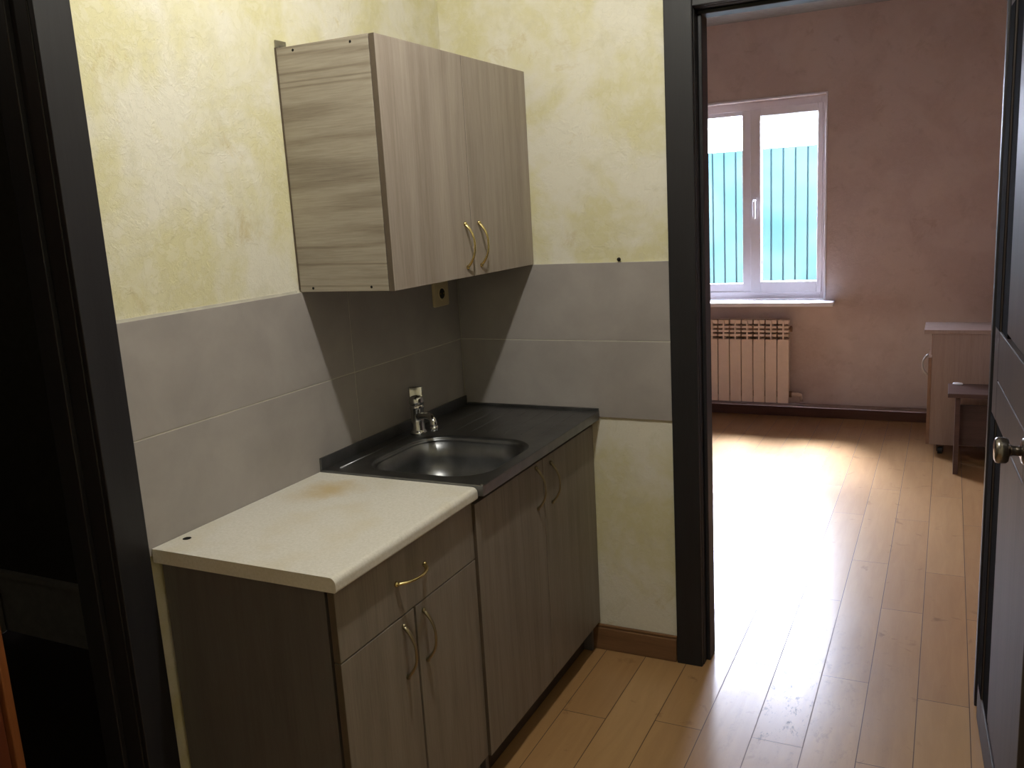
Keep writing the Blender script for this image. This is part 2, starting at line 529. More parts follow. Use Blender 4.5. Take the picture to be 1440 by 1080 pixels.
# ------------------------------------------------------------------ open dark leaf (hinged on the right jamb, swung into the hall)
d1 = bpy.data.objects.new('door_1', None)
C.objects.link(d1)
d1.location = (1.590, -0.034, 0.0)
struct(d1, 'dark wenge door leaf standing open at the right edge, with a metal knob', 'door')
DL, DT = 0.755, 0.040
ang = math.radians(3.0)
def leaf_part(name, mat, parent, boxes, bevel=0.002, bm=None):
    """local frame: s = distance from the hinge along the leaf (towards -y), t = depth behind the visible face"""
    if bm is None:
        bm = bmesh.new()
        for s0, s1, t0, t1, z0, z1 in boxes:
            box(bm, t0, t1, -s1, -s0, z0, z1)
    bmesh.ops.rotate(bm, verts=bm.verts[:], cent=(0, 0, 0), matrix=Matrix.Rotation(ang, 3, 'Z'))
    bmesh.ops.translate(bm, verts=bm.verts[:], vec=wloc(d1))
    return obj(name, bm, mat, parent, bevel)
zb, zt_ = 0.008, 1.985
p_z = [(0.115, 0.885), (1.108, 1.875)]
ps0, ps1 = 0.095, 0.615
leaf_part('door_frame', M['wenge_leaf'], d1, [
    (0.0, ps0, 0, DT, zb, zt_), (ps1, DL, 0, DT, zb, zt_),
    (ps0, ps1, 0, DT, zb, p_z[0][0]), (ps0, ps1, 0, DT, p_z[0][1], 0.984), (ps0, ps1, 0, DT, 0.986, p_z[1][0]), (ps0, ps1, 0, DT, p_z[1][1], zt_),
    (ps0, ps1, 0.003, DT - .003, 0.983, 0.987)])
for z0, z1 in p_z:
    pn = leaf_part('door_panel', M['wenge_leaf'], d1, [(ps0 - .005, ps1 + .005, 0.012, DT - 0.012, z0 - .005, z1 + .005), (ps0 + 0.125, ps1 - .012, 0.003, DT - 0.005, z0 + 0.012, z1 - 0.012)], 0.003)
    leaf_part('panel_shade', M['shade_black'], pn, [(ps0, ps0 + 0.122, 0.004, 0.0125, z0, z1), (0.002, ps0, -0.0012, 0.0005, z0, z1)], 0.001)  # black strips painted for the shade along the hinge-side recess
# nickel strip added to the hinge edge as its light-caught line
leaf_part('edge_glint', M['nickel'], d1, [(-0.004, 0.0, 0.001, DT - .001, zb, zt_)], 0.0005)
# knob: rose, stem, head with a flat face
kc = (0.0, -0.640, 0.955)
bm = bmesh.new()
lathe(bm, [(0, 0), (0.027, 0), (0.027, 0.004), (0.022, 0.008), (0.012, 0.010), (0, 0.010)], 32, axis_mat(kc, (-1, 0, 0)))
kr = leaf_part('knob_rose', M['nickel'], d1, None, 0, bm)
bm = bmesh.new()
lathe(bm, [(0, 0.008), (0.010, 0.008), (0.0095, 0.022), (0.012, 0.028), (0.022, 0.030), (0.0255, 0.034), (0.026, 0.046), (0.0245, 0.052), (0.019, 0.0545), (0, 0.0555)], 40, axis_mat(kc, (-1, 0, 0)))
kn = leaf_part('door_knob', M['nickel'], d1, None, 0, bm)
for q in (kr, kn):
    for p in q.data.polygons:
        p.use_smooth = True

# ------------------------------------------------------------------ orange leaf ajar in the left doorway
d2 = bpy.data.objects.new('door_2', None)
C.objects.link(d2)
H2 = Vector((-0.012, -2.268, 0)); F2 = Vector((-0.155, -1.634, 0))
d2.location = H2
struct(d2, 'orange-brown wooden door ajar at the lower left corner', 'door')
u2 = (F2 - H2); L2 = u2.length; a2 = math.atan2(u2.y, u2.x)
def leaf2(name, mat, boxes, parent, bevel=0.003):
    bm = bmesh.new()
    for s0, s1, t0, t1, z0, z1 in boxes:
        box(bm, s0, s1, t0, t1, z0, z1)
    bmesh.ops.rotate(bm, verts=bm.verts[:], cent=(0, 0, 0), matrix=Matrix.Rotation(a2, 3, 'Z'))
    bmesh.ops.translate(bm, verts=bm.verts[:], vec=H2)
    return obj(name, bm, mat, parent, bevel)
leaf2('door_panel', M['orange_dark'], [(0, L2 - 0.022, -0.034, 0.0, 0.01, 1.97)], d2)
leaf2('edge_board', M['orange_wood'], [(L2 - 0.020, L2, -0.044, 0.004, 0.01, 1.97)], d2)

# ------------------------------------------------------------------ cabinet handles
def handle_bm(center, along, out, length=0.118, bulge=0.026, r=0.0027):
    """bow handle with flared feet; center is on the door face"""
    c, a, o_ = Vector(center), Vector(along), Vector(out)
    pts, rad = [], []
    n = 18
    for i in range(n + 1):
        s = -1 + 2 * i / n
        h = bulge * (1 - abs(s) ** 2.4)
        pts.append(c + a * (s * length / 2) + o_ * (h + 0.0015))
        rad.append(r * (1.0 + 0.55 * abs(s) ** 3))
    bm = bmesh.new()
    tube(bm, pts, rad, 10, flat=1.5)
    for s in (-1, 1):
        lathe(bm, [(0, 0), (0.0062, 0), (0.0058, 0.003), (0.004, 0.006), (0, 0.007)], 14, axis_mat(c + a * (s * length / 2), out))
    return bm

def handle(name, center, along, out, parent, mat, **k):
    return obj(name, handle_bm(center, along, out, **k), mat, parent, smooth=True)

# ------------------------------------------------------------------ wall cupboard
UX0, UX1, UXD, UY0, UZ0, UZ1 = 0.005, 0.272, 0.2895, -0.8016, 1.2945, 1.8813
t = 0.016
wc = thing('wall_cupboard', 'pale ash wood-grain two-door wall cupboard hung above the sink in the corner', 'cupboard', (0.0, UY0 / 2, UZ0))
yb = -0.003
sp = bx('side_panel', M['ash_h'], wc, UX0, UX1, UY0, UY0 + t, UZ0, UZ1)
for xx, zz in ((0.045, UZ0 + 0.009), (0.222, UZ0 + 0.010), (0.055, UZ1 - 0.010), (0.222, UZ1 - 0.012)):
    bm = bmesh.new()
    lathe(bm, [(0, 0), (0.0034, 0), (0.0026, 0.0008), (0, 0.0009)], 14, axis_mat((xx, UY0, zz), (0, -1, 0)))
    obj('screw_head', bm, M['black'], sp)
bx('side_panel', M['ash_h'], wc, UX0, UX1, yb - t, yb, UZ0, UZ1)
bx('top_panel', M['ash_h'], wc, UX0, UX1, UY0 + t, yb - t, UZ1 - t, UZ1)
bx('bottom_panel', M['edge_dark'], wc, UX0, UX1, UY0 + t, yb - t, UZ0, UZ0 + t)
bx('back_panel', M['edge_dark'], wc, 0.0012, UX0, UY0 - 0.0015, yb, UZ0 + .006, UZ1 + 0.002, bevel=0)
bx('shelf', M['ash_h'], wc, UX0 + 0.002, UX1 - 0.02, UY0 + t, yb - t, 1.58, 1.596)
hb = bx('hanging_bracket', M['steel_dull'], wc, (0.0012, 0.0045, UY0 + 0.001, UY0 + 0.040, UZ1 + 0.0022, UZ1 + 0.020), (0.0045, 0.022, UY0 + 0.0165, UY0 + 0.018, UZ1 + .0005, UZ1 + 0.010), bevel=0.0006)
ymid = -0.4005
for i, (y0, y1, hy) in enumerate(((UY0 + 0.0005, ymid - 0.0015, -0.438), (ymid + 0.0015, yb, -0.358))):
    dr = bx('door', M['ash_v'], wc, UX1 + 0.002, UXD, y0, y1, UZ0 - 0.001, UZ1 - 0.001, bevel=0.001)
    bx('edge_band', M['edge_dark'], dr, UX1 + 0.002, UXD - .001, y0 - 0.0005, y0, UZ0 - .001, UZ1 - .001, bevel=0)
    handle('handle', (UXD, hy, 1.379), (0, 0, 1), (1, 0, 0), dr, M['brass'])

# ------------------------------------------------------------------ base unit with the drawer
BY0, BY1 = -1.3420, -0.8065
BXC, BXD = 0.434, 0.460
bu = thing('base_cupboard', 'ash base cupboard with one drawer above two doors, under the cream worktop', 'cupboard', (0.0, (BY0 + BY1) / 2, 0.0))
BT = 0.7895
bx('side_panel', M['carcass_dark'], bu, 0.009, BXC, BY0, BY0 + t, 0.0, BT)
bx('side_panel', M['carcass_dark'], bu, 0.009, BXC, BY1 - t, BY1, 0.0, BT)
bx('bottom_panel', M['carcass_dark'], bu, 0.009, BXC, BY0 + t, BY1 - t, 0.09, 0.106)
bx('back_panel', M['carcass_dark'], bu, 0.009, 0.013, BY0 + t, BY1 - t, 0.106, BT - .03)
bx('top_rail', M['carcass_dark'], bu, BXC - 0.07, BXC, BY0 + t, BY1 - t, BT - t, BT)
bx('top_rail', M['carcass_dark'], bu, 0.013, 0.08, BY0 + t, BY1 - t, BT - t, BT)
bx('plinth', M['plinth'], bu, BXC - 0.05, BXC - 0.034, BY0 + t, BY1 - t, 0.0, 0.09)
yL, yR, ym = BY0 - 0.003, -0.8045, -1.082
dw = bx('drawer', M['ash_dull'], bu, (BXC + 0.010, BXD, yL, yR, 0.6365, BT - 0.004), (0.06, BXC + 0.010, BY0 + 0.03, BY1 - 0.03, 0.65, 0.66),
        (0.06, BXC + 0.010, BY0 + 0.03, BY0 + 0.04, 0.66, 0.74), (0.06, BXC + 0.010, BY1 - 0.04, BY1 - 0.03, 0.66, 0.74), bevel=0.001)
bx('edge_band', M['edge_dark'], dw, BXC + 0.010, BXD - .001, yL - 0.0005, yL, .6365, BT - .004, bevel=0)
handle('handle', (BXD, -1.088, 0.7135), (0, 1, 0), (1, 0, 0), dw, M['brass'], length=0.112, bulge=0.027)
for y0, y1, hy in ((yL, ym - 0.004, -1.130), (ym + 0.004, yR, -1.049)):
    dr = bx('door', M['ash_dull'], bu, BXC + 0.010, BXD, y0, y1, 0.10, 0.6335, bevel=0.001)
    if y0 == yL:
        bx('edge_band', M['edge_dark'], dr, BXC + 0.010, BXD - .001, y0 - 0.0005, y0, .10, .6335, bevel=0)
    handle('handle', (BXD, hy, 0.553), (0, 0, 1), (1, 0, 0), dr, M['brass_dull'])

# ------------------------------------------------------------------ worktop
bm = bmesh.new()
vs = box(bm, 0.0085, 0.4795, -1.3625, -0.8045, 0.7900, 0.8200)
ed = [e for e in bm.edges if all(abs(v.co.x - 0.4795) < 1e-5 and abs(v.co.z - 0.82) < 1e-5 for v in e.verts)]
bmesh.ops.bevel(bm, geom=ed, offset=0.013, segments=6, affect='EDGES', profile=0.5)
ed = [e for e in bm.edges if all(abs(v.co.x - 0.4795) < 1e-5 and abs(v.co.z - 0.79) < 1e-5 for v in e.verts)]
bmesh.ops.bevel(bm, geom=ed, offset=0.005, segments=4, affect='EDGES', profile=0.5)
wt = obj('worktop', bm, M['worktop'], None)
tag(wt, 'cream laminate worktop with a tea-coloured stain, left of the steel sink', 'worktop')
bm = bmesh.new()
lathe(bm, [(0, 0), (0.0085, 0), (0.0092, 0.0003), (0, 0.0004)], 24, Matrix.Translation((0.036, -1.292, 0.8200)))
obj('screw_hole', bm, M['black'], wt)

# ------------------------------------------------------------------ sink unit
SXC, SXD = 0.448, 0.468
SY0, SY1 = -0.8010, -0.020
ST = 0.7885
su = thing('sink_cupboard', 'ash two-door base cupboard in the corner, carrying the steel sink', 'cupboard', (0.0, (SY0 + SY1) / 2, 0.0))
bx('side_panel', M['carcass_dark'], su, 0.003, SXC, SY0, SY0 + t, 0.0, ST)
bx('side_panel', M['carcass_dark'], su, 0.003, SXC, SY1 - t, SY1, 0.0, ST)
bx('bottom_panel', M['carcass_dark'], su, 0.003, SXC, SY0 + t, SY1 - t, 0.09, 0.106)
bx('front_rail', M['plinth'], su, SXC - 0.016, SXC, SY0 + t, SY1 - t, ST - 0.05, ST)
bx('plinth', M['plinth'], su, 0.402, 0.418, SY0 + t, SY1 - t, 0.0, 0.09)
for y0, y1, hy, hz in ((-0.8025, -0.4015, -0.447, 0.703), (-0.3985, -0.004, -0.346, 0.690)):
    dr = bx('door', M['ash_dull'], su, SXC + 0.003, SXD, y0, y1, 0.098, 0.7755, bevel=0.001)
    bx('edge_band', M['edge_dark'], dr, SXC + 0.003, SXD - .0008, y0 - 0.0005, y0, .098, .7755, bevel=0)
    handle('handle', (SXD, hy, hz), (0, 0, 1), (1, 0, 0), dr, M['brass_dull'])

# ------------------------------------------------------------------ inset sink with drainboard
sk = thing('kitchen_sink', 'stainless steel lay-on sink with one rounded bowl and a drainboard on the right', 'sink', (0.25, -0.405, 0.79))
X0, X1, Y0, Y1, ZS = 0.0085, 0.494, -0.8030, -0.0085, 0.825
bx0, bx1, by0, by1, br = 0.090, 0.452, -0.748, -0.402, 0.095
def rrect(x0, x1, y0, y1, r, n=20):
    pts = []
    for cx, cy, a0 in ((x1 - r, y1 - r, 0), (x0 + r, y1 - r, 90), (x0 + r, y0 + r, 180), (x1 - r, y0 + r, 270)):
        for k in range(n + 1):
            a = math.radians(a0 + 90 * k / n)
            pts.append((cx + r * math.cos(a), cy + r * math.sin(a)))
    return pts
bm = bmesh.new()
rings = []
N = 20
def ring(ins, z, rr):
    rings.append([bm.verts.new((p[0], p[1], z)) for p in rrect(bx0 + ins, bx1 - ins, by0 + ins, by1 - ins, rr, N)])
# outer ring: same angular order, on the outer rectangle
outer = []
def out_pts():
    pts = []
    for (cx, cy, a0), (ox, oy) in zip(((bx1 - br, by1 - br, 0), (bx0 + br, by1 - br, 90), (bx0 + br, by0 + br, 180), (bx1 - br, by0 + br, 270)),
                                      ((X1, Y1), (X0, Y1), (X0, Y0), (X1, Y0))):
        for k in range(N + 1):
            a = k / N
            # first half runs along one side to the corner, second half away from it
            if a0 == 0:
                p = (ox, cy + (oy - cy) * a * 2) if a <= .5 else (ox + (cx - ox) * (a - .5) * 2, oy)
            elif a0 == 90:
                p = (cx + (ox - cx) * a * 2, oy) if a <= .5 else (ox, oy + (cy - oy) * (a - .5) * 2)
            elif a0 == 180:
                p = (ox, cy + (oy - cy) * a * 2) if a <= .5 else (ox + (cx - ox) * (a - .5) * 2, oy)
            else:
                p = (cx + (ox - cx) * a * 2, oy) if a <= .5 else (ox, oy + (cy - oy) * (a - .5) * 2)
            pts.append(p)
    return pts
op = out_pts()
rings.append([bm.verts.new((p[0], p[1], ZS - 0.027)) for p in op])        # apron
rings.append([bm.verts.new((p[0], p[1], ZS - 0.002)) for p in op])
mid = [((p[0] - 0.25) * 0.994 + 0.25, (p[1] + 0.405) * 0.996 - 0.405) for p in op]
rings.append([bm.verts.new((p[0], p[1], ZS)) for p in mid])
ring(-0.012, ZS, br + 0.012)
ring(-0.008, ZS - 0.001, br + 0.008)
ring(-0.004, ZS - 0.004, br + 0.004)
for i in range(7):
    a = math.radians(90 * i / 6)
    ring(0.008 * (1 - math.cos(a)) * 1.0, ZS - 0.005 - 0.010 * math.sin(a), br)
ring(0.013, ZS - 0.062, br - 0.002)
for i in range(1, 11):
    a = math.radians(90 * i / 10)
    ring(0.014 + 0.075 * (1 - math.cos(a)), ZS - 0.066 - 0.075 * math.sin(a), max(0.03, br - 0.004 - 0.05 * (1 - math.cos(a))))
ring(0.115, ZS - 0.1425, 0.05)
ring(0.150, ZS - 0.1445, 0.02)
for a, b in zip(rings, rings[1:]):
    n = len(a)
    for k in range(n):
        k2 = (k + 1) % n
        try:
            bm.faces.new((a[k], a[k2], b[k2], b[k]))
        except ValueError:
            pass
bm.faces.new(rings[-1])
bmesh.ops.remove_doubles(bm, verts=bm.verts[:], dist=1e-5)
basin = obj('basin', bm, M['steel'], sk)
for p in basin.data.polygons:
    p.use_smooth = abs(p.normal.z) < 0.995 and p.center.z + wloc(sk).z < ZS - 0.0005 and p.center.z + wloc(sk).z > ZS - 0.2
for p in basin.data.polygons:
    c = p.center + wloc(sk)
    if c.x > X1 - .004 or c.x < X0 + .004 or c.y > Y1 - .004 or c.y < Y0 + .004:
        p.use_smooth = False
bx('upstand', M['steel'], sk, (X0, X0 + 0.006, Y0, Y1, ZS - 0.001, 0.857), (X0 + 0.006, X1, Y1 - 0.005, Y1, ZS - 0.001, 0.834), bevel=0.0015)
# pressed bead along the back and the drainboard ribs
bm = bmesh.new()
tube(bm, [(0.050, Y0 + 0.03, ZS - 0.0015), (0.050, -0.44, ZS - 0.0015)], 0.004, 10)
for k in range(7):
    xx = 0.10 + k * 0.055
    tube(bm, [(xx, -0.34, ZS - 0.0040), (xx, -0.33, ZS - 0.0030), (xx, -0.06, ZS - 0.0030), (xx, -0.05, ZS - 0.0040)], 0.0042, 10)
obj('drainboard_ribs', bm, M['steel'], sk, smooth=True)
bm = bmesh.new()
lathe(bm, [(0, 0), (0.012, 0.0004), (0.030, 0.0012), (0.034, 0.0026), (0.037, 0.001), (0.037, -0.002), (0, -0.002)], 32, Matrix.Translation((0.271, -0.575, ZS - 0.1435)))
dr_ = obj('drain', bm, M['chrome'], sk, smooth=True)
bm = bmesh.new()
lathe(bm, [(0, 0), (0.004, 0), (0.003, 0.0006), (0, 0.0007)], 12, Matrix.Translation((0.487, -0.796, ZS)))
obj('screw_head', bm, M['chrome'], sk)

# ------------------------------------------------------------------ mixer tap
tp = thing('mixer_tap', 'chrome single-lever mixer tap standing at the back of the sink', 'tap', (0.060, -0.395, ZS))
T = Matrix.Translation((0.060, -0.395, ZS))
bm = bmesh.new()
lathe(bm, [(0, 0), (0.026, 0), (0.026, 0.005), (0.022, 0.009), (0.0195, 0.012), (0.0195, 0.072), (0.0215, 0.076), (0.0215, 0.084), (0.020, 0.088), (0, 0.088)], 32, T)
obj('body', bm, M['chrome'], tp, smooth=True)
bm = bmesh.new()
sx, sy = 0.80, -0.60
pts = []
for s, z in ((0.012, 0.055), (0.035, 0.060), (0.065, 0.066), (0.095, 0.070), (0.115, 0.069), (0.126, 0.062), (0.130, 0.052), (0.130, 0.046)):
    pts.append((0.060 + s * sx, -0.395 + s * sy, ZS + z))
tube(bm, pts, [0.0115, 0.011, 0.010, 0.0098, 0.0098, 0.0100, 0.0104, 0.0104], 18)
spt = obj('spout', bm, M['chrome'], tp, smooth=True)
bm = bmesh.new()
lathe(bm, [(0, -0.012), (0.0108, -0.012), (0.0118, -0.010), (0.0118, 0.002), (0, 0.002)], 24, Matrix.Translation((0.060 + 0.130 * sx, -0.395 + 0.130 * sy, ZS + 0.046)))
obj('aerator', bm, M['chrome'], spt, smooth=True)
bm = bmesh.new()
lathe(bm, [(0, 0.088), (0.021, 0.088), (0.0225, 0.093), (0.022, 0.106), (0.016, 0.115), (0, 0.118)], 32, T)
lvb = box(bm, -0.021, 0.021, -0.007, 0.007, ZS + 0.098, ZS + 0.142)
bmesh.ops.rotate(bm, verts=lvb, cent=(0, 0, ZS + 0.1), matrix=Matrix.Rotation(math.radians(-14), 3, 'X') )
bmesh.ops.rotate(bm, verts=lvb, cent=(0, 0, 0), matrix=Matrix.Rotation(math.radians(33), 3, 'Z'))
bmesh.ops.translate(bm, verts=lvb, vec=(0.060, -0.395, 0))
lv = obj('lever', bm, M['chrome'], tp, 0.004, seg=3)
for p in lv.data.polygons:
    p.use_smooth = True

# ------------------------------------------------------------------ socket on the tiles
so = thing('wall_socket', 'ivory wall socket on the dark tiles below the wall cupboard', 'socket', (0.0072, -0.128, 1.217))
bm = bmesh.new()
pts = rrect(-0.045, 0.045, -0.0405, 0.0405, 0.006, 5)
def plate(bm, pts, x0, x1, cy, cz, ins=0.003):
    a = [bm.verts.new((x0, cy + p[0], cz + p[1])) for p in pts]
    b = [bm.verts.new((x1 - .002, cy + p[0], cz + p[1])) for p in pts]
    c = [bm.verts.new((x1, cy + p[0] * (1 - ins / .045), cz + p[1] * (1 - ins / .045))) for p in pts]
    n = len(pts)
    for q, r in ((a, b), (b, c)):
        for k in range(n):
            bm.faces.new((q[k], q[(k + 1) % n], r[(k + 1) % n], r[k]))
    bm.faces.new(a[::-1]); bm.faces.new(c)
plate(bm, pts, 0.0073, 0.0165, -0.128, 1.217)
obj('face_plate', bm, M['socket'], so)
bm = bmesh.new()
lathe(bm, [(0, 0.0004), (0.017, 0.0004), (0.019, 0.0025), (0.0215, 0.0025), (0.022, 0.0), (0, 0.0)], 32, axis_mat((0.0165, -0.128, 1.217), (1, 0, 0)))
sr = obj('socket_well', bm, M['socket'], so, smooth=False)
bm = bmesh.new()
lathe(bm, [(0, 0.0006), (0.0165, 0.0006), (0.0165, 0.0), (0, 0.0)], 28, axis_mat((0.0168, -0.128, 1.217), (1, 0, 0)))
obj('well_floor', bm, M['black_plastic'], so)
bm = bmesh.new()
for dy in (-0.0095, 0.0095):
    lathe(bm, [(0, 0.0008), (0.003, 0.0008), (0.003, 0), (0, 0)], 12, axis_mat((0.0172, -0.128 + dy, 1.217), (1, 0, 0)))
obj('contact', bm, M['brass'], sr)
# little screw left in the wall above the tile edge
bm = bmesh.new()
lathe(bm, [(0, 0), (0.003, 0), (0.003, 0.006), (0.006, 0.007), (0.006, 0.009), (0, 0.010)], 14, axis_mat((0.577, -0.0005, 1.302), (0, -1, 0)))
tag(obj('wall_screw', bm, M['black'], None), 'small dark screw in the cream wall just above the tiles beside the doorway', 'screw')

# ------------------------------------------------------------------ window of the next room
w1 = bpy.data.objects.new('window_1', None)
C.objects.link(w1)
w1.location = (0.31, YF + 0.1, WZ0)
struct(w1, 'white plastic two-pane window in the far wall, looking onto a teal fence', 'window')
ya, yb2 = YF + 0.085, YF + 0.150
fx0, fx1, fz0, fz1 = WX0, WX1, WZ0, WZ1
fr_ = bx('window_frame', M['pvc'], w1, (fx0, fx0 + 0.055, ya, yb2, fz0, fz1), (fx1 - 0.035, fx1, ya, yb2, fz0, fz1),
   (fx0 + 0.055, fx1 - 0.035, ya, yb2, fz0, fz0 + 0.05), (fx0 + 0.055, fx1 - 0.035, ya, yb2, fz1 - 0.05, fz1),
   (0.228, 0.290, ya, yb2, fz0 + 0.05, fz1 - 0.05),
   (fx0 + 0.055, 0.228, ya + 0.012, yb2 - 0.01, fz0 + 0.05, fz0 + 0.105), (fx0 + 0.055, 0.228, ya + 0.012, yb2 - 0.01, fz1 - 0.075, fz1 - 0.05), bevel=0.003)
sa = bx('sash', M['pvc'], w1, (0.283, 0.349, ya - 0.016, yb2 - 0.01, fz0 + 0.043, fz1 - 0.043), (0.705, 0.735, ya - 0.016, yb2 - 0.01, fz0 + 0.043, fz1 - 0.043),
   (0.349, 0.705, ya - 0.016, yb2 - 0.01, fz0 + 0.043, fz0 + 0.118), (0.349, 0.705, ya - 0.016, yb2 - 0.01, fz1 - 0.092, fz1 - 0.043), bevel=0.004)
bx('pane', M['glass'], fr_, fx0 + 0.055, 0.228, YF + 0.118, YF + 0.122, fz0 + 0.105, fz1 - 0.075, bevel=0)
bx('pane', M['glass'], sa, 0.349, 0.705, YF + 0.108, YF + 0.112, fz0 + 0.118, fz1 - 0.092, bevel=0)
gk = bx('gasket', M['black_plastic'], sa, (0.349, 0.3525, YF + 0.098, YF + 0.107, fz0 + .118, fz1 - .092), (0.7015, 0.705, YF + 0.098, YF + 0.107, fz0 + .118, fz1 - .092), bevel=0)
bm = bmesh.new()
box(bm, 0.302, 0.326, ya - 0.024, ya - 0.016, 1.385, 1.455)
tube(bm, [(0.314, ya - 0.022, 1.435), (0.314, ya - 0.050, 1.435), (0.314, ya - 0.056, 1.425), (0.314, ya - 0.054, 1.33), (0.314, ya - 0.050, 1.315)], [0.008, 0.008, 0.0095, 0.009, 0.007], 12)
obj('window_handle', bm, M['pvc'], sa, 0.002)
bx('window_sill', M['pvc'], w1, (-0.205, 0.832, YF - 0.125, YF - 0.0005, 0.7515, 0.7795), (fx0 + .001, fx1 - .001, YF - 0.0005, ya, 0.7515, 0.7795), bevel=0.006)
bx('reveal_trim', M['pvc'], w1, (fx0 - 0.012, fx0, YF - 0.006, YF - .0003, WZ0 + .002, WZ1 + 0.012), (fx1, fx1 + 0.012, YF - 0.006, YF - .0003, WZ0 + .002, WZ1 + 0.012),
   (fx0, fx1, YF - 0.006, YF - .0003, WZ1, WZ1 + 0.012), bevel=0.002)

# ------------------------------------------------------------------ radiator
RX1, NS, PITCH = 0.562, 10, 0.0775
RZ0, RZ1, RYF = 0.112, 0.660, YF - 0.120
ra = thing('radiator', 'cream sectional radiator on the far wall under the window', 'radiator', (RX1 - NS * PITCH / 2, YF - 0.07, RZ0))
def section_bm(x0):
    x1 = x0 + PITCH - 0.0045
    xc = (x0 + x1) / 2
    bm = bmesh.new()
    zt = RZ0 + 0.425
    box(bm, x0, x1, RYF, RYF + 0.012, RZ0, zt)                     # flat front plate
    box(bm, xc - 0.030, xc + 0.030, RYF + 0.012, YF - 0.03, RZ0 + 0.02, zt)
    box(bm, xc - 0.006, xc + 0.006, RYF + 0.002, RYF + 0.07, zt - .005, RZ1)      # centre post
    for k in range(4):                                            # curved fins, leaving dark slots
        z = zt + 0.018 + k * 0.0275
        box(bm, x0 + 0.002, x1 - 0.002, RYF + 0.003 + 0.006 * (k == 3), RYF + 0.060, z, z + (0.0155 if k < 3 else 0.026))
    return bm
for k in range(NS):
    obj('section', section_bm(RX1 - (k + 1) * PITCH + 0.0045), M['radiator'], ra, 0.003)
bm = bmesh.new()
for z in (RZ0 + 0.05, RZ1 - 0.06):
    tube(bm, [(RX1 - NS * PITCH, YF - 0.065, z), (RX1 + 0.012, YF - 0.065, z)], 0.020, 14)
box(bm, RX1 - NS * PITCH + 0.02, RX1 - 0.02, YF - 0.045, YF - 0.035, RZ0 + 0.03, RZ1 - 0.02)
obj('header_pipes', bm, M['rad_back'], ra)
bm = bmesh.new()
tube(bm, [(RX1 + 0.012, YF - 0.065, RZ0 + 0.05), (RX1 + 0.05, YF - 0.065, RZ0 + 0.05), (RX1 + 0.066, YF - 0.06, RZ0 + 0.045), (RX1 + 0.068, YF - 0.045, RZ0 + 0.02), (RX1 + 0.068, YF - 0.036, RZ0 + 0.003)], [0.014, 0.012, 0.012, 0.011, 0.011], 12)
obj('valve', bm, M['radiator'], ra, smooth=True)
for s, xs in ((0, RX1 - 0.12), (1, RX1 - NS * PITCH + 0.12)):
    bx('wall_bracket', M['rad_back'], ra, xs, xs + 0.02, YF - 0.05, YF - 0.0005, RZ1 - 0.10, RZ1 - 0.08)
bm = bmesh.new()
tube(bm, [(-1.69, YF - 0.034, 0.083), (1.96, YF - 0.034, 0.083)], 0.0145, 16)
hp = obj('heating_pipe', bm, M['pipe'], None, smooth=True)
tag(hp, 'painted heating pipe running along the far wall above the skirting', 'pipe')

# ------------------------------------------------------------------ pedestal cabinet in the next room
CY0, CY1, CX0, CX1 = 2.665, 2.955, 1.414, 1.900
cb = thing('pedestal_cabinet', 'pale wooden pedestal cabinet on castors behind the stool in the far room', 'cabinet', ((CX0 + CX1) / 2, (CY0 + CY1) / 2, 0))
bx('top', M['cab_wood'], cb, CX0 - 0.042, CX1 + 0.01, CY0 - 0.012, CY1 + 0.008, 0.680, 0.702, bevel=0.002)
bx('side_panel', M['cab_wood'], cb, CX0, CX1, CY0, CY0 + 0.016, 0.060, 0.680)
bx('side_panel', M['cab_wood'], cb, CX0, CX1, CY1 - 0.016, CY1, 0.060, 0.680)
bx('bottom_panel', M['cab_wood'], cb, CX0, CX1, CY0 + 0.016, CY1 - 0.016, 0.060, 0.076)
bx('back_panel', M['cab_wood'], cb, CX1 - 0.006, CX1, CY0 + 0.016, CY1 - 0.016, 0.076, 0.680)
dwr = bx('drawer', M['cab_edge'], cb, CX0 - 0.004, CX0 + 0.012, CY0 + 0.018, CY1 - 0.018, 0.560, 0.672)
dr = bx('door', M['cab_edge'], cb, CX0 - 0.018, CX0 - 0.001, CY0 + 0.002, CY1 - 0.002, 0.060, 0.548)
handle('handle', (CX0 - 0.018, CY0 + 0.04, 0.502), (0, 0, 1), (-1, 0, 0), dr, M['glint_handle'], length=0.110, bulge=0.026, r=0.005)
for cx_, cy_ in ((CX0 + 0.055, CY0 + 0.04), (CX0 + 0.055, CY1 - 0.04), (CX1 - 0.05, CY0 + 0.04), (CX1 - 0.05, CY1 - 0.04)):
    bm = bmesh.new()
    tube(bm, [(cx_ - 0.012, cy_, 0.0205), (cx_ + 0.012, cy_, 0.0205)], 0.020, 18)
    box(bm, cx_ - 0.017, cx_ - 0.013, cy_ - 0.012, cy_ + 0.012, 0.015, 0.052)
    box(bm, cx_ + 0.013, cx_ + 0.017, cy_ - 0.012, cy_ + 0.012, 0.015, 0.052)
    box(bm, cx_ - 0.020, cx_ + 0.020, cy_ - 0.018, cy_ + 0.018, 0.050, 0.0598)
    obj('castor', bm, M['black_plastic'], cb, 0.001)

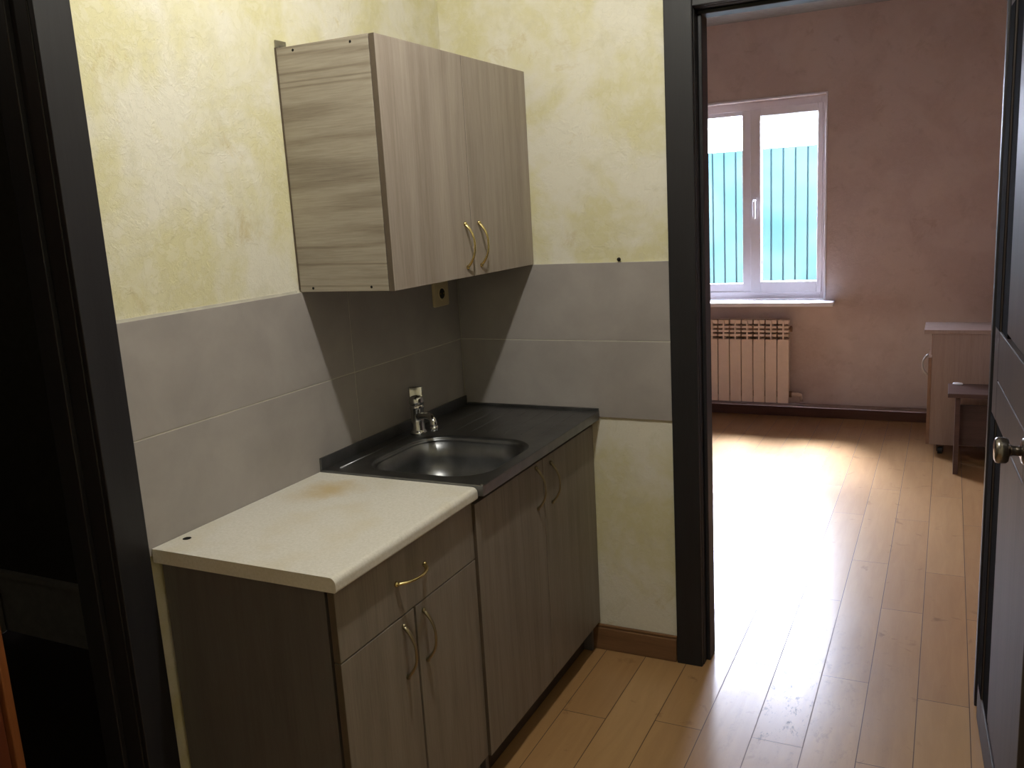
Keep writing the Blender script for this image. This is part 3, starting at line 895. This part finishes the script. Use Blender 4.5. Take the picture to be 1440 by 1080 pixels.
# ------------------------------------------------------------------ stool
SX0, SX1, SYa, SYb, SZ = 1.497, 1.835, 2.295, 2.560, 0.430
st = thing('wooden_stool', 'dark walnut stool with slab legs standing in front of the pale cabinet', 'stool', ((SX0 + SX1) / 2, (SYa + SYb) / 2, 0))
bx('seat', M['stool_wood'], st, SX0, SX1, SYa, SYb, SZ - 0.022, SZ, bevel=0.003)
bx('leg', M['stool_wood'], st, SX0 + 0.036, SX0 + 0.058, SYa + 0.025, SYb - 0.025, 0, SZ - 0.022)
bx('leg', M['stool_wood'], st, SX1 - 0.058, SX1 - 0.036, SYa + 0.025, SYb - 0.025, 0, SZ - 0.022)
bx('stretcher', M['stool_wood'], st, SX0 + 0.058, SX1 - 0.058, (SYa + SYb) / 2 - 0.008, (SYa + SYb) / 2 + 0.008, 0.130, 0.345)

bm = bmesh.new()
lathe(bm, [(0, 0), (0.022, 0), (0.026, 0.004), (0.022, 0.009), (0.010, 0.011), (0, 0.011)], 20, Matrix.Translation((SX0 + 0.045, SYb - 0.03, SZ)) @ Matrix.Diagonal((1.0, 0.6, 1, 1)))
tag(obj('white_lump', bm, M['pvc'], None, smooth=True), 'small white lump lying on the near left of the stool seat', 'lump')

# ------------------------------------------------------------------ outside
shell('ground', M['ground'], (-6, 7, YF + 0.20, 12.0, -0.30, -0.20))
bm = bmesh.new()
x = -3.6
prof = []
while x < 4.2:
    prof += [(x, 0.0), (x + 0.086, 0.0), (x + 0.090, 0.020), (x + 0.098, 0.020)]
    x += 0.102
z0, z1 = -0.20, 1.86
lo = [bm.verts.new((p[0], 5.50 + p[1], z0)) for p in prof]
hi = [bm.verts.new((p[0], 5.50 + p[1], z1)) for p in prof]
for k in range(len(prof) - 1):
    bm.faces.new((lo[k], lo[k + 1], hi[k + 1], hi[k]))
fn = obj('metal_fence', bm, M['fence'], None)
tag(fn, 'teal ribbed metal fence outside, seen through the window', 'fence')

# ------------------------------------------------------------------ light
wd = bpy.data.worlds.new('overcast_sky')
S.world = wd
wd.use_nodes = True
nt = wd.node_tree
bg = nt.nodes['Background']
bg.inputs[0].default_value = (0.82, 0.81, 1.0, 1)
tcw = nt.nodes.new('ShaderNodeTexCoord')
spw = nt.nodes.new('ShaderNodeSeparateXYZ')
nt.links.new(tcw.outputs['Generated'], spw.inputs[0])
mrw = nt.nodes.new('ShaderNodeMapRange')          # sky dimmed overhead, shaped to sharpen the light edge on the floor
mrw.interpolation_type = 'SMOOTHSTEP'
for i_, v_ in ((1, 0.87), (2, 0.77), (3, 4.0), (4, 70.0)):
    mrw.inputs[i_].default_value = v_
nt.links.new(spw.outputs[2], mrw.inputs[0])
nt.links.new(mrw.outputs[0], bg.inputs[1])

def light(name, kind, loc, energy, color, **k):
    l = bpy.data.lights.new(name, kind)
    l.energy = energy
    l.color = color
    for a, b in k.items():
        setattr(l, a, b)
    o = bpy.data.objects.new(name, l)
    C.objects.link(o)
    o.location = loc
    return o
light('hall_bulb', 'POINT', (0.82, -1.18, 2.44), 45, (1.0, 0.975, 0.885), shadow_soft_size=0.03)
sun = light('bright_cloud_sun', 'SUN', (-1.5, 8, 6), 24.0, (0.86, 0.86, 1.0), angle=math.radians(13))
sun.rotation_euler = Vector((0.22, -0.70, -1.0)).to_track_quat('-Z', 'Y').to_euler()
sun2 = light('low_fill_sun', 'SUN', (-1.5, 9, 5), 14.0, (0.86, 0.86, 1.0), angle=math.radians(22))  # added second sun, bridges the gap in the floor light
sun2.rotation_euler = Vector((0.24, -1.10, -1.0)).to_track_quat('-Z', 'Y').to_euler()
light('closet_fill', 'POINT', (-0.9, -2.3, 2.3), 1.6, (1.0, 0.9, 0.75), shadow_soft_size=0.1)  # unseen lamp added to lift the dark side room
pt = light('window_portal', 'AREA', ((WX0 + WX1) / 2, YF + 0.21, (WZ0 + WZ1) / 2), 1, (1, 1, 1), shape='RECTANGLE', size=WX1 - WX0, size_y=WZ1 - WZ0)
pt.rotation_euler = (math.radians(-90), 0, 0)
pt.data.cycles.is_portal = True

# ------------------------------------------------------------------ camera
def cam_basis(yaw, pitch, roll):
    y, p, r = (math.radians(a) for a in (yaw, pitch, roll))
    f = Vector((-math.sin(y) * math.cos(p), math.cos(y) * math.cos(p), math.sin(p)))
    r0 = Vector((math.cos(y), math.sin(y), 0))
    u0 = r0.cross(f)
    return math.cos(r) * r0 + math.sin(r) * u0, -math.sin(r) * r0 + math.cos(r) * u0, f
R_, U_, F_ = cam_basis(26.6345, -11.1932, -3.3289)
cd = bpy.data.cameras.new('camera')
cam = bpy.data.objects.new('camera', cd)
C.objects.link(cam)
m = Matrix((R_, U_, -F_)).transposed().to_4x4()
m.translation = Vector((1.4766, -2.5745, 1.4696))
cam.matrix_world = m
cd.sensor_width = 36.0
cd.lens = 36.0 * 1239.34 / 1440
cd.clip_start = 0.02
S.camera = cam

S.view_settings.view_transform = 'Standard'
S.view_settings.look = 'None'
S.view_settings.exposure = 0.0
S.cycles.max_bounces = 8
S.cycles.diffuse_bounces = 5
S.cycles.use_denoising = True
S.cycles.sample_clamp_indirect = 6.0
